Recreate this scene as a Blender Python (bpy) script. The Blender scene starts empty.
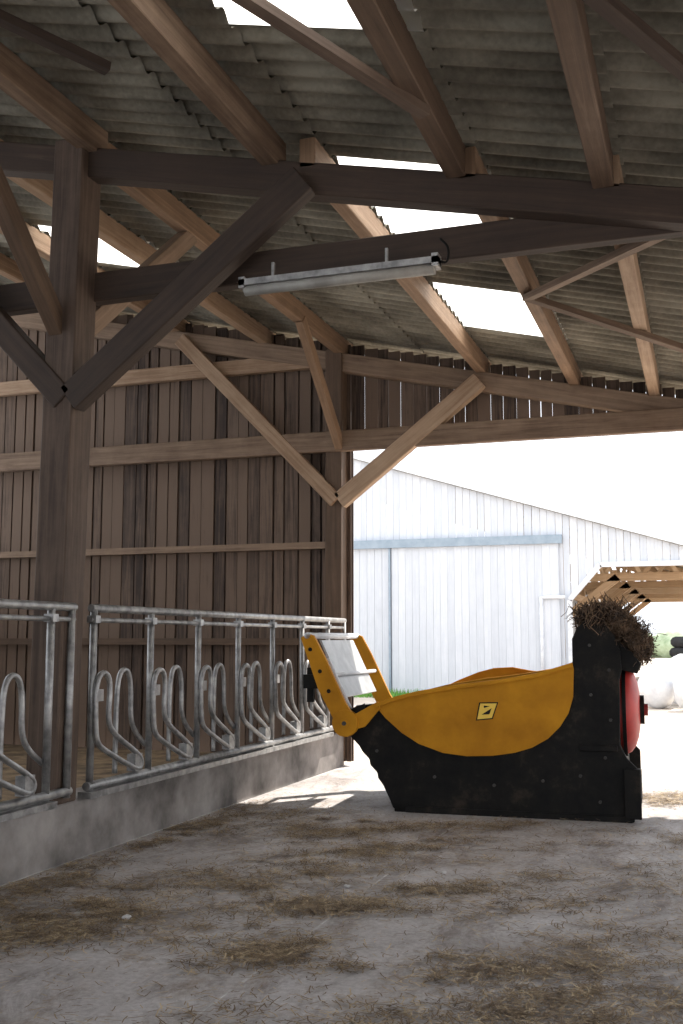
import bpy, bmesh, math, random
from mathutils import Vector, Matrix
random.seed(7)
scene=bpy.context.scene
COL=bpy.context.collection

# ---------------------------------------------------------------- mesh builder
class M:
    def __init__(s):
        s.v=[];s.f=[];s.m=[];s.uv=[];s.r=[];s.sm=[]
    def face(s,idx,mat=0,uv=None,r=0.5,smooth=False):
        s.f.append(idx);s.m.append(mat);s.r.append(r);s.sm.append(smooth)
        s.uv.append(uv if uv else [(s.v[i][0]+s.v[i][1]*.37,s.v[i][2]+s.v[i][1]*.21) for i in idx])
    def beam(s,p,q,w,h,mat=0,up=(0,0,1),r=None):
        p=Vector(p);q=Vector(q);d=(q-p);L=d.length;d.normalize()
        up=Vector(up)
        if abs(d.dot(up))>.98: up=Vector((0,1,0))
        sx=d.cross(up).normalized();sz=sx.cross(d).normalized()
        if r is None:r=random.random()
        b=len(s.v);o=random.random()*50
        for e in (p,q):
            for a,c in ((-1,-1),(1,-1),(1,1),(-1,1)):
                s.v.append(tuple(e+sx*a*w/2+sz*c*h/2))
        per=[0,w,w+h,2*w+h,2*w+2*h]
        for k in range(4):
            k2=(k+1)%4
            s.face([b+k,b+k2,b+4+k2,b+4+k],mat,[(o,o+per[k]),(o,o+per[k+1]),(o+L,o+per[k+1]),(o+L,o+per[k])],r)
        s.face([b+3,b+2,b+1,b],mat,[(o,o),(o,o+w),(o+.05,o+w),(o+.05,o)],r)
        s.face([b+4,b+5,b+6,b+7],mat,[(o,o),(o,o+w),(o+.05,o+w),(o+.05,o)],r)
    def box(s,lo,hi,mat=0,r=None):
        lo=Vector(lo);hi=Vector(hi);c=(lo+hi)/2
        s.beam((c.x,c.y,lo.z),(c.x,c.y,hi.z),hi.x-lo.x,hi.y-lo.y,mat,up=(0,1,0),r=r)
    def tube(s,path,rad,n=8,mat=0,closed=False,caps=True):
        P=[Vector(p) for p in path];N=len(P);rings=[]
        ref=None
        for i in range(N):
            if closed: t=P[(i+1)%N]-P[i-1]
            else: t=P[min(i+1,N-1)]-P[max(i-1,0)]
            t.normalize()
            if ref is None:
                ref=Vector((0,0,1)) if abs(t.z)<.9 else Vector((1,0,0))
            ref=(ref-t*ref.dot(t)).normalized()
            bn=t.cross(ref)
            b=len(s.v)
            for k in range(n):
                a=2*math.pi*k/n
                s.v.append(tuple(P[i]+(ref*math.cos(a)+bn*math.sin(a))*rad))
            rings.append(b)
        R=range(N if closed else N-1)
        for i in R:
            a=rings[i];b=rings[(i+1)%N]
            for k in range(n):
                k2=(k+1)%n
                s.face([a+k,a+k2,b+k2,b+k],mat,smooth=True)
        if caps and not closed:
            s.face([rings[0]+k for k in range(n)][::-1],mat)
            s.face([rings[-1]+k for k in range(n)],mat)
    def prism(s,prof,y0,y1,mat=0,axis='y',smooth=False):
        n=len(prof);b=len(s.v)
        for y in (y0,y1):
            for a,c in prof:
                s.v.append((a,y,c) if axis=='y' else (y,a,c))
        s.face([b+i for i in range(n)],mat)
        s.face([b+n+i for i in range(n)][::-1],mat)
        for i in range(n):
            j=(i+1)%n
            s.face([b+j,b+i,b+n+i,b+n+j],mat,smooth=smooth)
    def obj(s,name,mats,parent=None,bevel=0,loc=None,tri=False):
        me=bpy.data.meshes.new(name)
        me.from_pydata(s.v,[],s.f)
        for m in mats: me.materials.append(m)
        uvl=me.uv_layers.new(name='UVMap')
        at=me.attributes.new('rnd','FLOAT','FACE')
        for i,p in enumerate(me.polygons):
            p.material_index=s.m[i];p.use_smooth=s.sm[i]
            at.data[i].value=s.r[i]
            for k,l in enumerate(p.loop_indices):
                uvl.data[l].uv=s.uv[i][k]
        bm=bmesh.new();bm.from_mesh(me)
        bmesh.ops.recalc_face_normals(bm,faces=bm.faces)
        big=[f for f in bm.faces if len(f.verts)>4]
        if big: bmesh.ops.triangulate(bm,faces=big)
        bm.to_mesh(me);bm.free()
        me.update()
        o=bpy.data.objects.new(name,me);COL.objects.link(o)
        if parent:o.parent=parent
        if bevel:
            md=o.modifiers.new('bevel','BEVEL');md.width=bevel;md.segments=1;md.limit_method='ANGLE'
        return o
def empty(name,loc=(0,0,0),rz=0):
    e=bpy.data.objects.new(name,None);COL.objects.link(e);e.location=loc;e.rotation_euler=(0,0,rz);return e
def chaikin(P,it=2,closed=False):
    P=[Vector(p) for p in P]
    for _ in range(it):
        Q=[]
        n=len(P)
        if not closed:Q.append(P[0])
        for i in range(n if closed else n-1):
            a=P[i];b=P[(i+1)%n]
            Q.append(a*.75+b*.25);Q.append(a*.25+b*.75)
        if not closed:Q.append(P[-1])
        P=Q
    return P

# ---------------------------------------------------------------- materials
def newmat(name):
    m=bpy.data.materials.new(name);m.use_nodes=True
    nt=m.node_tree
    return m,nt,nt.nodes['Principled BSDF']
def N(nt,t,**k):
    n=nt.nodes.new(t)
    for a,b in k.items(): setattr(n,a,b)
    return n
def ramp(nt,stops):
    r=N(nt,'ShaderNodeValToRGB');e=r.color_ramp.elements
    while len(e)<len(stops): e.new(.5)
    for i,(p,c) in enumerate(stops):
        e[i].position=p;e[i].color=(*c,1)
    return r
def wood(name,dark,mid,light,rough=.75,streak=1.0,vary=.3):
    m,nt,b=newmat(name);L=nt.links
    uv=N(nt,'ShaderNodeUVMap');mp=N(nt,'ShaderNodeMapping');mp.inputs['Scale'].default_value=(1.2,26,1)
    L.new(uv.outputs[0],mp.inputs[0])
    n1=N(nt,'ShaderNodeTexNoise');n1.inputs['Scale'].default_value=1.0;n1.inputs['Detail'].default_value=8;n1.inputs['Roughness'].default_value=.65;n1.inputs['Distortion'].default_value=.6
    L.new(mp.outputs[0],n1.inputs['Vector'])
    n2=N(nt,'ShaderNodeTexNoise');n2.inputs['Scale'].default_value=2.2;n2.inputs['Detail'].default_value=9;n2.inputs['Roughness'].default_value=.7
    L.new(uv.outputs[0],n2.inputs['Vector'])
    at=N(nt,'ShaderNodeAttribute',attribute_name='rnd')
    a=N(nt,'ShaderNodeMath',operation='MULTIPLY_ADD');a.inputs[1].default_value=.55*streak;L.new(n1.outputs[0],a.inputs[0])
    a2=N(nt,'ShaderNodeMath',operation='MULTIPLY');a2.inputs[1].default_value=.35;L.new(n2.outputs[0],a2.inputs[0]);L.new(a2.outputs[0],a.inputs[2])
    a3=N(nt,'ShaderNodeMath',operation='MULTIPLY_ADD');a3.inputs[1].default_value=vary;L.new(at.outputs['Fac'],a3.inputs[0]);L.new(a.outputs[0],a3.inputs[2])
    r=ramp(nt,[(.28,dark),(.58,mid),(.85,light)])
    L.new(a3.outputs[0],r.inputs[0]);L.new(r.outputs[0],b.inputs['Base Color'])
    b.inputs['Roughness'].default_value=rough
    bp=N(nt,'ShaderNodeBump');bp.inputs['Strength'].default_value=.35;bp.inputs['Distance'].default_value=.01
    L.new(n1.outputs[0],bp.inputs['Height']);L.new(bp.outputs[0],b.inputs['Normal'])
    return m
def noisy(name,c1,c2,scale=4,rough=.8,metal=0,bump=.1,detail=8,c3=None,coord='Object',lo=.35,hi=.65,spec=.5):
    m,nt,b=newmat(name);L=nt.links
    tc=N(nt,'ShaderNodeTexCoord')
    n=N(nt,'ShaderNodeTexNoise');n.inputs['Scale'].default_value=scale;n.inputs['Detail'].default_value=detail;n.inputs['Roughness'].default_value=.6
    L.new(tc.outputs[coord],n.inputs['Vector'])
    st=[(lo,c1),(hi,c2)] if c3 is None else [(lo,c1),((lo+hi)/2,c2),(hi,c3)]
    r=ramp(nt,st);L.new(n.outputs[0],r.inputs[0]);L.new(r.outputs[0],b.inputs['Base Color'])
    b.inputs['Roughness'].default_value=rough;b.inputs['Metallic'].default_value=metal;b.inputs['Specular IOR Level'].default_value=spec
    if bump:
        bp=N(nt,'ShaderNodeBump');bp.inputs['Strength'].default_value=bump;bp.inputs['Distance'].default_value=.02
        L.new(n.outputs[0],bp.inputs['Height']);L.new(bp.outputs[0],b.inputs['Normal'])
    return m
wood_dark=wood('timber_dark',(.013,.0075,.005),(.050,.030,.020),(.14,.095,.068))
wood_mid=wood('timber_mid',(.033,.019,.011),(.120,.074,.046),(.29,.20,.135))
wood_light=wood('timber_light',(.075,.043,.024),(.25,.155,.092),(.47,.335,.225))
wood_sun=wood('timber_sunlit_tint',(.3,.18,.09),(.5,.33,.19),(.65,.48,.32))  # brighter tan with sunlight painted into the colour, for the far barn timbers
wood_board=wood('weathered_boards',(.007,.004,.003),(.036,.021,.0145),(.15,.10,.07),streak=1.6,vary=.36)
pale_board=wood('bleached_boards',(.50,.53,.58),(.62,.65,.70),(.76,.77,.81),vary=.2)
galv=noisy('galvanised_steel',(.20,.20,.20),(.42,.415,.41),12,.45,.7,.03)
m,nt,b=newmat('black_steel');L=nt.links
tc=N(nt,'ShaderNodeTexCoord')
n1=N(nt,'ShaderNodeTexNoise');n1.inputs['Scale'].default_value=3.2;n1.inputs['Detail'].default_value=12;n1.inputs['Roughness'].default_value=.75
L.new(tc.outputs['Object'],n1.inputs[0])
r=ramp(nt,[(.40,(.004,.004,.0045)),(.54,(.010,.009,.008)),(.70,(.045,.034,.025))])
L.new(n1.outputs[0],r.inputs[0]);L.new(r.outputs[0],b.inputs['Base Color']);b.inputs['Roughness'].default_value=.7;b.inputs['Specular IOR Level'].default_value=.2
bp=N(nt,'ShaderNodeBump');bp.inputs['Strength'].default_value=.2;bp.inputs['Distance'].default_value=.01
L.new(n1.outputs[0],bp.inputs['Height']);L.new(bp.outputs[0],b.inputs['Normal'])
black=m
bolt=noisy('worn_bolt',(.03,.028,.026),(.07,.065,.06),9,.6,.3,0)
yellow=noisy('yellow_paint',(.40,.165,.010),(.60,.27,.016),2.2,.65,0,.03,spec=.15,detail=12)
red=noisy('red_paint',(.30,.018,.014),(.48,.03,.02),5,.5,0,.02)
white_pl=noisy('white_plastic',(.62,.64,.68),(.8,.82,.85),5,.5,0,.05)
lamp_m=noisy('aged_lamp_cover',(.22,.21,.19),(.36,.35,.32),5,.5,0,.05)
plate_m=noisy('dusty_perspex',(.36,.37,.38),(.55,.56,.57),5,.4,0,.02)
bluegrey=noisy('bluegrey_paint',(.24,.31,.38),(.32,.39,.46),5,.6,0,.02)
grassm=noisy('grass_blades',(.06,.20,.03),(.20,.42,.08),3,.8,0,0)
leafm=noisy('foliage',(.26,.34,.20),(.42,.50,.34),2,.8,0,0)
straw=noisy('straw_strands',(.26,.18,.10),(.66,.52,.33),6,.8,0,0)
straw2=noisy('soiled_straw',(.12,.08,.05),(.32,.23,.14),6,.9,0,0)
strawd=noisy('brown_hay',(.022,.013,.009),(.17,.105,.06),7,.9,0,0)
rubber=noisy('tyre_rubber',(.012,.012,.012),(.03,.03,.03),6,.8,0,.1)
m,nt,b=newmat('fibre_cement');L=nt.links
tc=N(nt,'ShaderNodeTexCoord')
n1=N(nt,'ShaderNodeTexNoise');n1.inputs['Scale'].default_value=1.6;n1.inputs['Detail'].default_value=8
n2=N(nt,'ShaderNodeTexNoise');n2.inputs['Scale'].default_value=30;n2.inputs['Detail'].default_value=4
L.new(tc.outputs['Object'],n1.inputs[0]);L.new(tc.outputs['Object'],n2.inputs[0])
mx=N(nt,'ShaderNodeMath',operation='MULTIPLY_ADD');mx.inputs[1].default_value=.3
L.new(n2.outputs[0],mx.inputs[0]);L.new(n1.outputs[0],mx.inputs[2])
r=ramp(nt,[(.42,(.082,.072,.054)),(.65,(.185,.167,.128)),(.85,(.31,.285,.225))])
L.new(mx.outputs[0],r.inputs[0]);L.new(r.outputs[0],b.inputs['Base Color']);b.inputs['Roughness'].default_value=.9
roofm=m
m=bpy.data.materials.new('translucent_sheet');m.use_nodes=True;nt=m.node_tree;nt.nodes.clear();L=nt.links
o=N(nt,'ShaderNodeOutputMaterial');t2=N(nt,'ShaderNodeBsdfTranslucent')
t2.inputs[0].default_value=(.92,.92,.90,1)
L.new(t2.outputs[0],o.inputs[0])
skym=m
m,nt,b=newmat('concrete_floor');L=nt.links
tc=N(nt,'ShaderNodeTexCoord')
def nz(sc,det,ro,map_=None,dist=0):
    n=N(nt,'ShaderNodeTexNoise');n.inputs['Scale'].default_value=sc;n.inputs['Detail'].default_value=det;n.inputs['Roughness'].default_value=ro;n.inputs['Distortion'].default_value=dist
    if map_:
        mp=N(nt,'ShaderNodeMapping');mp.inputs['Scale'].default_value=map_[0];mp.inputs['Rotation'].default_value=(0,0,map_[1])
        L.new(tc.outputs['Object'],mp.inputs[0]);L.new(mp.outputs[0],n.inputs[0])
    else: L.new(tc.outputs['Object'],n.inputs[0])
    return n
n1=nz(.9,12,.7);n2=nz(34,8,.7);n3=nz(2.2,15,.82,((1.3,.8,1),.9));n4=nz(2.0,15,.82,((1,.5,1),-.4),.6)
r1=ramp(nt,[(.32,(.36,.33,.32)),(.5,(.50,.47,.465)),(.68,(.61,.585,.59))])
L.new(n1.outputs[0],r1.inputs[0])
r2=ramp(nt,[(.51,(1,1,1)),(.62,(.72,.64,.56))])
L.new(n3.outputs[0],r2.inputs[0])
r3=ramp(nt,[(.3,(.70,.69,.68)),(.7,(1.14,1.14,1.14))]);L.new(n2.outputs[0],r3.inputs[0])
r4=ramp(nt,[(.37,(.52,.48,.46)),(.50,(1,1,1))]);L.new(n4.outputs[0],r4.inputs[0])
cur=r1.outputs[0]
for rr in (r2,r3,r4):
    mm=N(nt,'ShaderNodeMixRGB',blend_type='MULTIPLY');mm.inputs[0].default_value=1
    L.new(cur,mm.inputs[1]);L.new(rr.outputs[0],mm.inputs[2]);cur=mm.outputs[0]
L.new(cur,b.inputs['Base Color']);b.inputs['Roughness'].default_value=.62
bp=N(nt,'ShaderNodeBump');bp.inputs['Strength'].default_value=.6;bp.inputs['Distance'].default_value=.02
L.new(n4.outputs[0],bp.inputs['Height']);L.new(bp.outputs[0],b.inputs['Normal'])
floorm=m
curbm=noisy('kerb_concrete',(.10,.088,.08),(.36,.33,.31),1.8,.85,0,.5,detail=14)
jointm=noisy('joint_mortar',(.42,.40,.39),(.60,.58,.57),9,.85,0,.2)
yardm=noisy('yard_gravel',(.48,.41,.34),(.64,.56,.48),3,.9,0,.2)
beddm=noisy('straw_bedding',(.09,.06,.035),(.30,.21,.12),5,.95,0,.6)

# ---------------------------------------------------------------- dimensions
YN=6.07; YF=11.6; XP=-4.0; YB0=-6.5
SL=-.22
def zp(x): return 4.93+SL*(x+4)     # purlin centre height
def zr(x): return zp(x)-.20        # rafter centre

# ---------------------------------------------------------------- ground
g=M();g.box((-4.0,-9,-.2),(9,11.9,0),0);g.obj('floor',[floorm])
g=M()
yy=2.0
while yy<11.4:
    L_=random.uniform(.2,.5);x0=-1.92+random.uniform(-.006,.006)
    g.box((x0-.006,yy,-.005),(x0+.006,yy+L_,.0025));yy+=L_+random.choice([0,.1,.25,.5])
g.obj('floor_joint',[jointm])
g=M();g.box((-60,11.9,-.25),(60,120,-.01),0);g.box((9,-40,-.25),(60,11.9,-.01),0);g.obj('ground_yard',[yardm])
g=M();g.box((-9.35,-6,-.2),(-4.34,11.5,.12),0);g.obj('cattle_bedding',[beddm])
g=M();g.box((-4.32,-8,-.01),(-4.0,11.72,.39),0);g.obj('kerb_wall',[curbm],bevel=.015)

# ---------------------------------------------------------------- posts and trusses
XC=-4.10
def truss(name,Y,near):
    t=M()
    s=.23 if near else .2
    xc=XC if near else -4.06
    yp=Y-.02 if near else Y
    t.beam((xc,yp,.39),(xc+(.06 if near else 0),yp,zr(XP)+.17),s,s+.02,0)
    dz=.03 if near else 0
    t.beam((-9.6,Y,zr(-9.6)+dz),(3.4,Y,zr(3.4)+dz),.14,.21 if near else .22,1)
    tz=3.89 if near else 3.76
    t.beam((XP-5.4,Y+(.12 if near else -.1),tz),(.25,Y+(.12 if near else -.1),tz),.10,.21 if near else .24,1)
    t.beam((XP+.02,Y-.1,3.05),(-2.3,Y-.1,zr(-2.3)),.12,.2,0 if near else 2)
    t.beam((XP-.02,Y-.1,3.05),(-6.1,Y-.1,zr(-6.1)),.12,.17,0 if near else 2)
    t.beam((3.3,Y,0),(3.3,Y,zr(3.3)+.05),.2,.2,0)
    t.beam((-9.5,Y,0),(-9.5,Y,zr(-9.5)+.05),.2,.2,0)
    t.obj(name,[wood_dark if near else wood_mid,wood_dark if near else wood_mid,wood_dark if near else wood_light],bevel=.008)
truss('timber_truss',YN,True)
truss('timber_truss',YF,False)
for yb in (.3,-5.2):
    t=M()
    t.beam((-9.6,yb,zr(-9.6)),(3.4,yb,zr(3.4)),.14,.24);t.beam((3.3,yb,0),(3.3,yb,zr(3.3)),.2,.2);t.beam((XC,yb,.39),(XC,yb,zr(XP)),.22,.22)
    t.beam((-9.5,yb,0),(-9.5,yb,zr(-9.5)),.2,.2)
    t.obj('timber_truss',[wood_dark],bevel=.008)

# purlins
pxf=[-8.6,-7.4,-6.2,-5.0,-4.0,-2.3,-1.26,-.42,.55,1.5,2.5,3.3]
pxn=[-8.6,-7.4,-6.2,-5.1,-3.92,-2.56,-1.33,-.46,.5,1.5,2.5,3.3]
pl=M()
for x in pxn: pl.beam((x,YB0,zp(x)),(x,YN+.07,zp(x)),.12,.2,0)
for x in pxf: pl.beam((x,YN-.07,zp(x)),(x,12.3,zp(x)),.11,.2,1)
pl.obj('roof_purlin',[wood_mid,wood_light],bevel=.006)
br=M()
br.beam((XP-.1,YN+.1,3.55),(XP,YN+1.6,4.85),.1,.14,0);br.beam((XP-.1,YN-.1,3.55),(XP,YN-1.6,4.85),.1,.14,0)
br.beam((XP+.02,YF-.08,3.68),(XP+.02,YF-1.4,4.86),.09,.13,1)
br.obj('knee_brace',[wood_mid,wood_light],bevel=.005)
wbr=M()
def wb(a,b,mt=0,w=.07,h=.05,o=-.13): 
    wbr.beam((a[0],a[1],zp(a[0])+o),(b[0],b[1],zp(b[0])+o),w,h,mt)
wb((-2.42,3.0),(-1.29,5.1));wb((-4.4,2.7),(-3.0,4.75));wb((-.9,3.0),(.6,5.6))
wb((-1.27,8.3),(.1,6.2),1);wb((-1.27,8.25),(1.5,10.7),1)
wbr.obj('wind_brace',[wood_dark,wood_mid])

# ---------------------------------------------------------------- corrugated roof
pitch=.177;A=.028
rows=[-9.9,-8.6,-7.4,-6.2,-5.0,-4.0,-3.1,-2.3,-1.26,-.42,.55,1.5,2.5,3.7]
sky=[(-2.3,-1.26,3.5,4.72),(-2.3,-1.26,6.4,7.95),(-2.3,-1.26,9.0,10.4),(-6.2,-5.0,8.5,9.6)]
rf=M();sk=M()
def cell(mesh,x0,x1,y0,y1,dz,mat=0):
    n=max(2,int(round((y1-y0)/pitch*8)))
    b=len(mesh.v)
    xa=x0-.07;xb=x1+.07
    for i in range(n+1):
        y=y0+(y1-y0)*i/n
        w=A*math.cos(2*math.pi*y/pitch)
        for x,d in ((xa,.012),(xb,-.012)):
            mesh.v.append((x,y,zp(x)+.135+w+dz+d))
    for i in range(n):
        mesh.face([b+2*i,b+2*i+1,b+2*i+3,b+2*i+2],mat,smooth=True)
for i in range(len(rows)-1):
    x0,x1=rows[i],rows[i+1]
    cuts=sorted([(s[2],s[3]) for s in sky if abs(s[0]-x0)<.01])
    y=YB0-.1;dz=.0
    for a,bb in cuts:
        cell(rf,x0,x1,y,a,dz);cell(sk,x0,x1,a,bb,dz);y=bb
    cell(rf,x0,x1,y,12.4,dz)
rf.obj('ceiling_corrugated_roof',[roofm]);sk.obj('window_skylight',[skym])

# ---------------------------------------------------------------- gable boarding
def boards(mesh,xa,xb,zb,ztop,Y,bw=.15,gap=.006,mat=0,th=.022):
    x=xa
    while x<xb-.02:
        w=bw*random.uniform(.85,1.15);x2=min(x+w,xb)
        z1=ztop((x+x2)/2)+random.uniform(-.01,.01)
        z0=zb((x+x2)/2) if callable(zb) else zb
        dy=random.uniform(-.006,.006)
        g=gap*random.choice([.3,.5,1,1.6])
        mesh.box((x+g/2,Y+dy,z0),(x2-g/2,Y+dy+th,z1),mat)
        x=x2
w=M()
boards(w,-9.6,XP+.1,.05,lambda x:zp(x)+.06,YF+.10,bw=.155,gap=.022)
boards(w,-9.6,XP+.1,.05,lambda x:zp(x)+.06,YF+.145,bw=.26,gap=.001)
boards(w,XP+.1,3.4,lambda x:min(3.7,zr(x)-.15),lambda x:zp(x)+.06,YF+.11,gap=.006)
w.obj('wall_back',[wood_board])
w=M()
w.beam((-9.6,YF+.03,2.55),(XP-.1,YF+.03,2.55),.09,.08,0);w.beam((-9.6,YF+.03,1.42),(XP-.1,YF+.03,1.42),.09,.08,0)
w.beam((-9.6,YF-.02,4.78),(XP-.1,YF-.02,4.78),.09,.18,1)
w.obj('trim_wall_rail',[wood_mid,wood_light])
w=M()
y=-3
while y<11.5:
    w.box((-9.72,y+.004,.05),(-9.7,y+.15,2.2));y+=.155
w.obj('wall_left',[wood_board])

# ---------------------------------------------------------------- feed fence
def panel(y0,n,sp,ext=.06):
    f=M();X=XP+.045
    y1=y0+n*sp
    zb=.43;zt=1.66
    f.tube([(X,y0-.04,zt),(X,y1+ext,zt)],.028,10)
    f.tube([(X,y0-.04,zt-.08),(X,y1+ext,zt-.08)],.017,8)
    f.tube([(X,y0-.04,zb+.04),(X,y1+ext,zb+.04)],.03,10)
    f.box((X-.05,y0-.06,zb-.035),(X+.05,y1+.06,zb+.005))
    for i in range(n+1):
        y=y0+i*sp
        f.tube([(X,y,zb),(X,y,zt)],.026,8)
        f.box((X-.035,y-.03,zt-.1),(X+.035,y+.03,zt-.05))
    if ext>.1:
        f.tube([(X,y1+ext-.03,zb),(X,y1+ext-.03,zt)],.026,8)
    for i in range(n):
        y=y0+i*sp
        P=[(-.05,.62),(-.07,.86),(-.04,.98),(.03,1.02),(.10,.98),(.12,.88),(.10,.70),(.15,.60),(.52,.42),(.58,.36),(.55,.31),(.47,.32),(.03,.50),(-.03,.55)]
        pts=[(X+.045,y+.04+a,zb-.22+b) for a,b in P]
        f.tube(chaikin(pts,2,True),.020,8,closed=True)
        P=[(.37,.30),(.37,.85),(.40,.99),(.47,1.03),(.54,.99),(.57,.86),(.57,.66),(.64,.56),(sp,.46)]
        pts=[(X-.03,y+a,zb-.22+b) for a,b in P]
        f.tube(chaikin(pts,2),.019,8)
        f.box((X-.01,y+.50,zb+.08),(X+.06,y+.60,zb+.20))
        f.box((X-.0,y+.0,zb+.60),(X+.05,y+.07,zb+.68))
    for yy in (y0,y1): 
        f.box((X-.03,yy-.05,.392),(X+.05,yy+.05,.43))
    f.obj('feed_fence',[galv])
panel(6.28,6,.79,.58)
panel(.98,6,.80,.26)

# ---------------------------------------------------------------- strip light
l=M()
a=Vector((-2.72,5.93,3.70));bb=Vector((-1.42,5.93,3.70))
l.beam(a,bb,.09,.04,0)
l.tube([a+Vector((.03,0,-.045)),bb+Vector((-.03,0,-.045))],.034,12,1)
l.beam(a,a+Vector((.04,0,0)),.09,.07,0);l.beam(bb-Vector((.04,0,0)),bb,.09,.08,0)
for x in (-2.5,-1.75): l.box((x-.008,5.92,3.72),(x+.008,5.94,3.82),0)
l.tube(chaikin([bb,bb+Vector((.05,0,-.02)),bb+Vector((.06,0,.08)),bb+Vector((.0,.03,.15))],2),.008,6,2)
l.obj('strip_light',[galv,lamp_m,black])

# ---------------------------------------------------------------- straw blower bucket
E=empty('straw_blower_bucket',(-2.5,8.78,0),math.radians(2.5))
W=1.55
rim=[(-.20,.90),(-.02,.965),(.16,1.01),(.5,1.07),(.85,1.115),(1.17,1.17),(1.46,1.26)]
outer=[(1.46,1.45),(1.50,1.54),(1.57,1.60),(1.70,1.60),(1.80,1.48),(1.84,1.36),(1.85,1.2),(1.83,1.12),(1.82,.6),(1.87,.5),(1.95,.42),(1.95,.2),(1.91,0)]
bottom=[(1.6,.0),(1.55,.02),(1.3,.02),(1.27,0),(.9,.0),(.86,.025),(.6,.025),(.56,0),(0,0),(-.06,.03),(-.09,.10),(-.12,.16),(-.15,.22),(-.19,.27),(-.20,.32),(-.26,.38),(-.27,.43),(-.33,.49),(-.36,.54),(-.43,.61),(-.47,.70),(-.44,.84),(-.38,.88)]
prof=rim+outer+bottom
B=M()
B.prism(prof,0,.035,0);B.prism(prof,W-.035,W,0)
hull=[(-.38,.84),(-.42,.64),(-.2,.36),(-.08,.12),(.03,.03),(.9,.03),(1.5,.03),(1.85,.04),(1.83,.5),(1.80,.6),(1.80,1.1),(1.80,1.4)]
for i in range(len(hull)-1):
    p,q=hull[i],hull[i+1]
    dx=q[0]-p[0];dz=q[1]-p[1]
    B.beam((p[0],W/2,p[1]),(q[0],W/2,q[1]),W-.07,.03,0,up=(-dz,0,dx))
B.prism([(1.46,1.25),(1.46,1.45),(1.50,1.54),(1.57,1.58),(1.70,1.58),(1.79,1.46),(1.83,1.36),(1.83,1.2)],.035,.75,0)
B.prism([(1.80,1.30),(1.82,1.44),(1.94,1.34),(2.00,1.24),(1.97,1.17),(1.84,1.2)],.05,.6,0)
B.box((.05,-.02,0),(1.9,.0,.05));B.box((1.84,-.03,.03),(1.97,.06,.42))
for i in range(5):
    B.box((-.05+.42*i,.0,0),(.03+.42*i,.3,.06))
B.box((1.5,-.02,.55),(1.8,.0,.6))
B.obj('body',[black],E,bevel=.006)
Yp=M()
ylow=[(1.47,1.20),(1.46,.98),(1.42,.85),(1.35,.74),(1.25,.64),(1.12,.565),(.98,.52),(.8,.49),(.58,.48),(.38,.50),(.17,.57),(.02,.66),(-.12,.78),(-.19,.86)]
Yp.prism(rim+ylow,-.022,.0,0);Yp.prism(rim+ylow,W,W+.02,0)
Yp.prism([(a,c) for a,c in rim]+[(a,c-.035) for a,c in rim[::-1]],-.05,.02,0)
Yp.prism([(a,c) for a,c in rim]+[(a,c-.05) for a,c in rim[::-1]],W-.2,W+.02,0)
rimf=[(.0,.93),(.25,1.05),(.45,1.13),(.6,1.17),(.78,1.18),(.95,1.15),(1.2,1.12)]
Yp.prism(rimf+[(a,c-.32) for a,c in rimf[::-1]],W-.09,W-.05,0)
def disc(mesh,a,c,r,y0,y1,mat=0,n=28):
    mesh.prism([(a+r*math.cos(2*math.pi*k/n),c+r*math.sin(2*math.pi*k/n)) for k in range(n)],y0,y1,mat,smooth=True)
for y in (-.06,W-.02):
    disc(Yp,-.47,.73,.115,y,y+.08)
    arm=[(-.88,1.46),(-.82,1.50),(-.76,1.48),(-.66,1.30),(-.47,.90),(-.40,.80),(-.52,.66),(-.60,.80),(-.72,1.02)]
    Yp.prism(arm,y+.02,y+.06,0)
    Yp.prism([(-.47,.66),(-.40,.80),(-.18,.92),(-.16,.86),(-.3,.7)],y+.02,y+.05,0)
Yp.obj('yellow_panels',[yellow],E,bevel=.004)
D=M()
disc(D,-.47,.73,.04,-.075,-.06,3);disc(D,-.47,.73,.018,-.09,-.07,1)
D.prism([(-.37,.80),(-.30,.83),(-.30,.90),(-.37,.87)],-.03,-.012,0)
for a,c in ((-.79,1.36),(-.70,1.17),(-.62,1.0)): disc(D,a,c,.018,-.046,-.038,0,12)
for a,c in ((1.6,1.4),(1.7,1.5),(1.75,1.2),(1.6,1.0),(1.75,.8),(1.7,.5),(.3,.3),(.8,.25),(1.2,.3),(1.5,.35),(1.65,.15),(-.2,.5)):
    disc(D,a,c,.013,-.012,0.0,1,12)
D.prism([(.66,.775),(.80,.79),(.85,.93),(.69,.925)],-.026,-.0225,0)
D.prism([(.672,.785),(.795,.80),(.838,.92),(.70,.916)],-.029,-.0265,2)
D.prism([(.71,.825),(.775,.83),(.795,.88)],-.032,-.0295,0)
D.prism([(.73,.88),(.78,.895),(.73,.90)],-.032,-.0295,0)
decal=noisy('decal_yellow',(.8,.5,.05),(.9,.6,.08),3,.5,0,0)
D.obj('fittings',[black,bolt,decal,yellow,plate_m],E)
T=M()
T.tube([(-.82,-.04,1.48),(-.82,W+.05,1.48)],.028,12,0)
T.tube([(-.62,.0,1.13),(-.62,W,1.13)],.018,10,0)
T.prism([(-.80,1.44),(-.78,1.44),(-.54,.94),(-.56,.93)],.25,W-.25,1)
T.tube([(-.42,.06,.78),(-.66,.06,1.28)],.018,8,0)
T.box((-.86,-.02,1.02),(-.72,.05,1.14),2);T.box((-.84,.02,.9),(-.78,.06,1.2),2)
T.obj('tailgate_bar',[white_pl,plate_m,black],E)
R=M()
n=36
def wheel(mesh,x0,x1,r,cy,cz,mat):
    mesh.prism([(cy+r*math.cos(2*math.pi*k/n),cz+r*math.sin(2*math.pi*k/n)) for k in range(n)],x0,x1,mat,axis='x')
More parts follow.
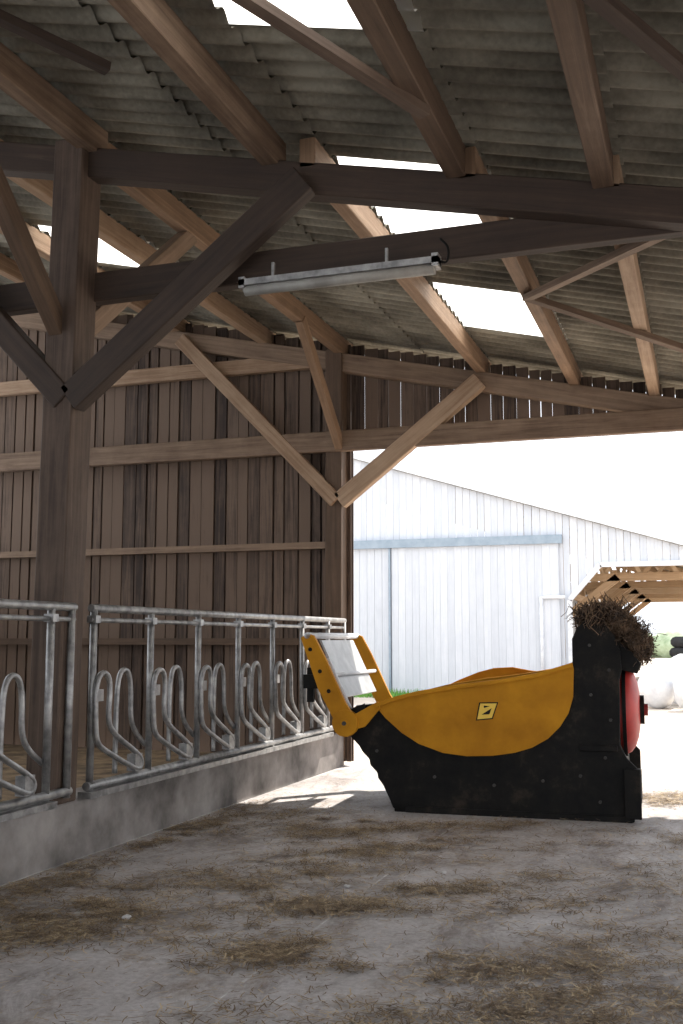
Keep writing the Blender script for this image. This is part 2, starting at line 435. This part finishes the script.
# domed round guard
b=len(R.v);prof_d=[(1.82,.37),(1.86,.37),(1.90,.35),(1.935,.30),(1.96,.23),(1.975,.14),(1.98,.02)]
for x,r_ in prof_d:
    for k in range(n): R.v.append((x,.45+r_*math.cos(2*math.pi*k/n),.86+r_*math.sin(2*math.pi*k/n)))
for j in range(len(prof_d)-1):
    for k in range(n):
        k2=(k+1)%n
        R.face([b+j*n+k,b+j*n+k2,b+(j+1)*n+k2,b+(j+1)*n+k],0,smooth=True)
R.face([b+(len(prof_d)-1)*n+k for k in range(n)],0)
wheel(R,1.96,2.01,.12,.45,.86,1);wheel(R,2.01,2.04,.05,.45,.86,0)
wheel(R,1.84,1.87,.385,.45,.86,1)
R.box((1.90,.2,.12),(1.97,.65,.35),1)
R.obj('fan_guard',[red,black],E)
A_=M();A_.tube([(.5,.05,.55),(.5,W-.05,.55)],.16,16,0)
path=[(.5+.24*math.cos(t*.5),.08+t*.028,.55+.24*math.sin(t*.5)) for t in range(50)]
A_.tube(path,.02,6,0);A_.obj('auger',[black],E)
def strands(mesh,n,fn,lw=(.06,.2),th=.0025,mat=0,flat=False):
    for _ in range(n):
        c,sc=fn()
        L_=random.uniform(*lw)*sc
        a=random.uniform(0,2*math.pi);e=random.uniform(-.1,.15) if flat else random.uniform(-1.2,1.2)
        d=Vector((math.cos(a)*math.cos(e),math.sin(a)*math.cos(e),math.sin(e)))
        s=d.cross(Vector((0,0,1)) if flat else Vector((random.random()-.5,random.random()-.5,random.random()))).normalized()*th
        m1=c+Vector((random.uniform(-1,1),random.uniform(-1,1),0 if flat else random.uniform(-1,1)))*L_*.12
        b=len(mesh.v)
        for pt in (c-d*L_/2,m1,c+d*L_/2):
            mesh.v.append(tuple(pt-s));mesh.v.append(tuple(pt+s))
        mt=mat if not isinstance(mat,tuple) else random.choice(mat)
        mesh.face([b,b+1,b+3,b+2],mt);mesh.face([b+2,b+3,b+5,b+4],mt)
H=M()
def hb(cs):
    def f():
        c,rx,ry,rz=random.choice(cs)
        v=Vector((random.gauss(0,.42),random.gauss(0,.42),random.gauss(0,.42)))
        return Vector(c)+Vector((v.x*rx,v.y*ry,v.z*rz)),1
    return f
strands(H,5600,hb([((1.60,.3,1.64),.14,.4,.09),((1.78,.3,1.61),.19,.4,.13),((1.95,.3,1.46),.14,.35,.17),((1.72,.3,1.66),.17,.35,.11),((2.0,.3,1.38),.10,.3,.13)]),(.05,.16),.0035)
def lump(mesh,c,rx,ry,rz,mat=0,seed=0,amp=.25,nu=18,nv=10):
    rr=random.Random(seed);b=len(mesh.v);ph=[rr.uniform(0,6) for _ in range(6)]
    for j in range(nv+1):
        th=math.pi*j/nv
        for i in range(nu):
            a=2*math.pi*i/nu
            k=1+amp*(.5*math.sin(3*a+ph[0]+2*th)+.3*math.sin(5*a+ph[1]-3*th)+.3*math.sin(4*th+ph[2]+a))*math.sin(th)
            mesh.v.append((c[0]+rx*k*math.sin(th)*math.cos(a),c[1]+ry*k*math.sin(th)*math.sin(a),c[2]+rz*k*math.cos(th)))
    for j in range(nv):
        for i in range(nu):
            i2=(i+1)%nu
            mesh.face([b+j*nu+i,b+j*nu+i2,b+(j+1)*nu+i2,b+(j+1)*nu+i],mat,smooth=True)
lump(H,(1.64,.32,1.61),.15,.28,.08,0,1);lump(H,(1.80,.32,1.56),.16,.26,.12,0,2);lump(H,(1.94,.32,1.43),.10,.24,.15,0,3)
H.obj('hay_tuft',[strawd],E)

# ---------------------------------------------------------------- loose straw on floor
S=M()
patches=[((-3.3,4.5),.6,.22,2800),((-3.1,5.1),.55,.25,2400),((-2.75,5.9),.5,.28,1900),((-2.4,6.6),.5,.3,1500),((-2.0,5.6),.30,.13,1800),((-1.95,4.7),.16,.18,1700),((-1.5,6.2),.4,.12,1000),
 ((-.7,4.9),.5,.2,2000),((-.45,4.4),.5,.2,2200),((-1.2,5.9),.6,.2,900),((-.6,6.8),.7,.4,1400),((-2.8,7.6),.6,.4,2400),((-.35,10.3),.5,.25,3600),((.4,10.4),.5,.25,2800),((-3.4,8.3),.3,.4,1100),((-2.0,8.2),.7,.15,2000),((-.3,8.2),.8,.4,1500),((-1.3,3.9),.8,.2,1200),((-.2,5.6),.5,.4,900),((-2.2,7.2),.5,.2,1400),((-3.75,5.6),.12,.7,1800),((-3.8,7.6),.10,.8,1800)]
for (c,sx,sy,n_) in patches:
    th=.45
    if c[0]<-3.7: th=0
    subs=[(random.gauss(0,sx)*.75,random.gauss(0,sy)*.75,random.uniform(.04,.14)) for _ in range(24)]
    def fn(c=c,sx=sx,sy=sy):
        if random.random()<.68:
            a,b_,r_=random.choice(subs);u=a+random.gauss(0,r_);v=b_+random.gauss(0,r_*.7)
        else:
            u=random.gauss(0,sx)*.8;v=random.gauss(0,sy)*.8
        return Vector((max(-3.93,c[0]+u*math.cos(th)-v*math.sin(th)),c[1]+u*math.sin(th)+v*math.cos(th),random.uniform(.004,.022))),1
    strands(S,n_,fn,(.015,.09),.0026,(0,1,1),True)
def fn(): return Vector((random.uniform(-3.93,2.5),random.uniform(3.2,11.4),.006)),1
strands(S,9000,fn,(.012,.07),.0022,(0,1),True)
S.obj('scattered_straw',[straw,straw2])
rk=M()
for i,(x,y_,r_) in enumerate([(-2.05,6.05,.016),(-2.9,5.0,.022),(-1.6,6.6,.014)]):
    lump(rk,(x,y_,r_*.6),r_*1.2,r_,r_*.7,0,i,.3,10,6)
rk.obj('stone_chips',[jointm])

# ---------------------------------------------------------------- far barn
F=empty('white_barn',(0,0,0))
YB=27.0
def zroof(x): return 6.37-.31*(x+8.9) if x>-13 else 6.37-.31*(-4.1)+.31*(x+13)
fb=M()
def ot(x):
    if x<-3.2: return 0
    if x<-2.43: return 2.43+(x+3.2)*(.87/.77)
    return 3.3
boards(fb,-17,1.6,ot,lambda x:max(zroof(x),ot(x)+.05),YB,bw=.19,gap=.008)
fb.obj('facade_boards',[pale_board],F)
fb=M()
fb.box((-7.85,YB-.09,.05),(-3.45,YB-.05,3.9),0,.6)
for i in range(23): fb.box((-7.85+i*.19,YB-.10,.05),(-7.85+i*.19+.184,YB-.09,3.9),0)
for i in range(19): fb.box((-11.9+i*.21,YB-.08,.05),(-11.9+i*.21+.203,YB-.05,3.9),0)
fb.obj('sliding_door',[pale_board],F)
fb=M()
fb.box((-12.5,YB-.2,3.86),(-3.35,YB-.04,4.08),0)
fb.beam((-7.9,YB-.12,.05),(-7.9,YB-.12,3.9),.05,.05,0)
fb.obj('door_track',[bluegrey],F)
fb=M()
for (p,q) in (((-3.2,0),(-3.2,2.43)),((-3.2,2.43),(-2.43,3.3)),((-2.43,3.3),(1.6,3.3))):
    fb.beam((p[0],YB-.04,p[1]),(q[0],YB-.04,q[1]),.12,.14,0,up=(0,1,0))
fb.beam((-13,YB-.1,zroof(-13)+.05),(1.9,YB-.1,zroof(1.9)+.05),.1,.14,0)
fb.tube([(-3.9,YB-.15,2.5),(-3.3,YB-.15,2.5)],.05,8,0);fb.tube([(-3.9,YB-.15,0),(-3.9,YB-.15,2.52)],.05,8,0)
fb.obj('opening_frame',[white_pl],F)
fb=M()
for k in range(5):
    y_=YB+1.2+k*4.2
    fb.beam((-3.6,y_,1.9),(-2.1,y_,3.05),.14,.2,0);fb.beam((-9,y_,3.05),(1.6,y_,3.05),.14,.2,0)
    fb.beam((-3.5,y_,0),(-3.5,y_,4.3),.22,.22,0);fb.beam((1.5,y_,0),(1.5,y_,3.2),.2,.2,0)
    fb.beam((1.5,y_,2.1),(.4,y_,3.0),.12,.16,0)
    for j in range(5):
        xa=-3.4+j*.95
        fb.beam((xa,y_,3.05),(xa+.5,y_,zroof(xa+.5)-.2),.08,.1,0);fb.beam((xa+.95,y_,3.05),(xa+.5,y_,zroof(xa+.5)-.2),.08,.1,0)
    fb.beam((-13,y_,zroof(-13)-.2),(1.9,y_,zroof(1.9)-.1),.14,.2,0)
for x in (-6,-4.5,-3,-1.5,0,1.4):
    fb.beam((x,YB+.1,zroof(x)-.12),(x,YB+19,zroof(x)-.12),.08,.12,0)
fb.beam((-3.2,YB+.1,2.55),(-3.2,YB+19,2.55),.1,.16,0)
fb.obj('roof_timbers',[wood_sun],F)
fb=M()
fb.beam((-13,YB+9,zroof(-13)),(1.9,YB+9,zroof(1.9)),18.2,.06,0)
fb.beam((-13,YB+9,zroof(-13)),(-17,YB+9,zroof(-17)),18.2,.06,0)
fb.obj('roof_sheet',[roofm],F)
fb=M()
yy=YB+.1
while yy<YB+18:
    fb.box((-4.1,yy,0),(-4.07,yy+.18,3.2));yy+=.2
fb.obj('side_boards',[pale_board],F)

# wrapped bales
def bale(c,r,h,seed):
    m_=M();lump(m_,(c[0],c[1],c[2]+h*.5),r,r,h*.52,0,seed,.14,24,14)
    return m_.obj('wrapped_bale',[white_pl])
bale((-1.0,23.6,0),.42,.85,1);bale((-.25,23.0,0),.45,.95,2);bale((.75,23.8,0),.5,1.0,3);bale((-.5,24.6,0),.42,1.1,4)
for k,(x,y_) in enumerate(((-.32,26.0),(.55,26.0))):
    ty=M()
    for j in range(6 if k==0 else 4):
        n_=28
        ty.tube([(x+.36*math.cos(2*math.pi*i/n_)+.03*math.sin(j*3),y_+.36*math.sin(2*math.pi*i/n_),.13+j*.25) for i in range(n_)],.13,10,0,closed=True)
    ty.obj('tyre_stack',[rubber])
G=M()
for _ in range(1400):
    x=random.uniform(-9.5,-6.8);y_=random.uniform(25.4,26.7);h=random.uniform(.06,.22)
    a=random.uniform(0,3.14);dx=.012*math.cos(a);dy=.012*math.sin(a);b=len(G.v)
    G.v+= [(x-dx,y_-dy,-.01),(x+dx,y_+dy,-.01),(x+random.uniform(-.05,.05),y_+random.uniform(-.05,.05),h)]
    G.face([b,b+1,b+2])
G.obj('grass_tuft',[grassm])
Hd=M()
for i in range(26):
    lump(Hd,(-18+i*2.2+random.uniform(-.5,.5),88+random.uniform(-2,2),.8),1.9,1.4,random.uniform(.9,1.6),0,i,.35)
Hd.obj('hedge_row',[leafm])

# ---------------------------------------------------------------- light
world=bpy.data.worlds.new('World');scene.world=world;world.use_nodes=True
bg=world.node_tree.nodes['Background'];bg.inputs[0].default_value=(.91,.945,1,1);bg.inputs[1].default_value=2.05
sd=bpy.data.lights.new('sun','SUN');sd.energy=9;sd.angle=math.radians(.6);sd.color=(1,.94,.85)
so=bpy.data.objects.new('sun',sd);COL.objects.link(so)
el=math.radians(50);d=Vector((-.30*math.cos(el),-.954*math.cos(el),-math.sin(el)))
so.rotation_euler=d.to_track_quat('-Z','Y').to_euler()
# ---------------------------------------------------------------- camera
cd=bpy.data.cameras.new('camera');cd.sensor_fit='VERTICAL';cd.sensor_height=36;cd.lens=1050/1024*36
co=bpy.data.objects.new('camera',cd);COL.objects.link(co)
co.location=(0,0,1.45);co.rotation_euler=(math.radians(90+6.9),0,math.radians(19))
scene.camera=co
scene.view_settings.view_transform='Standard'
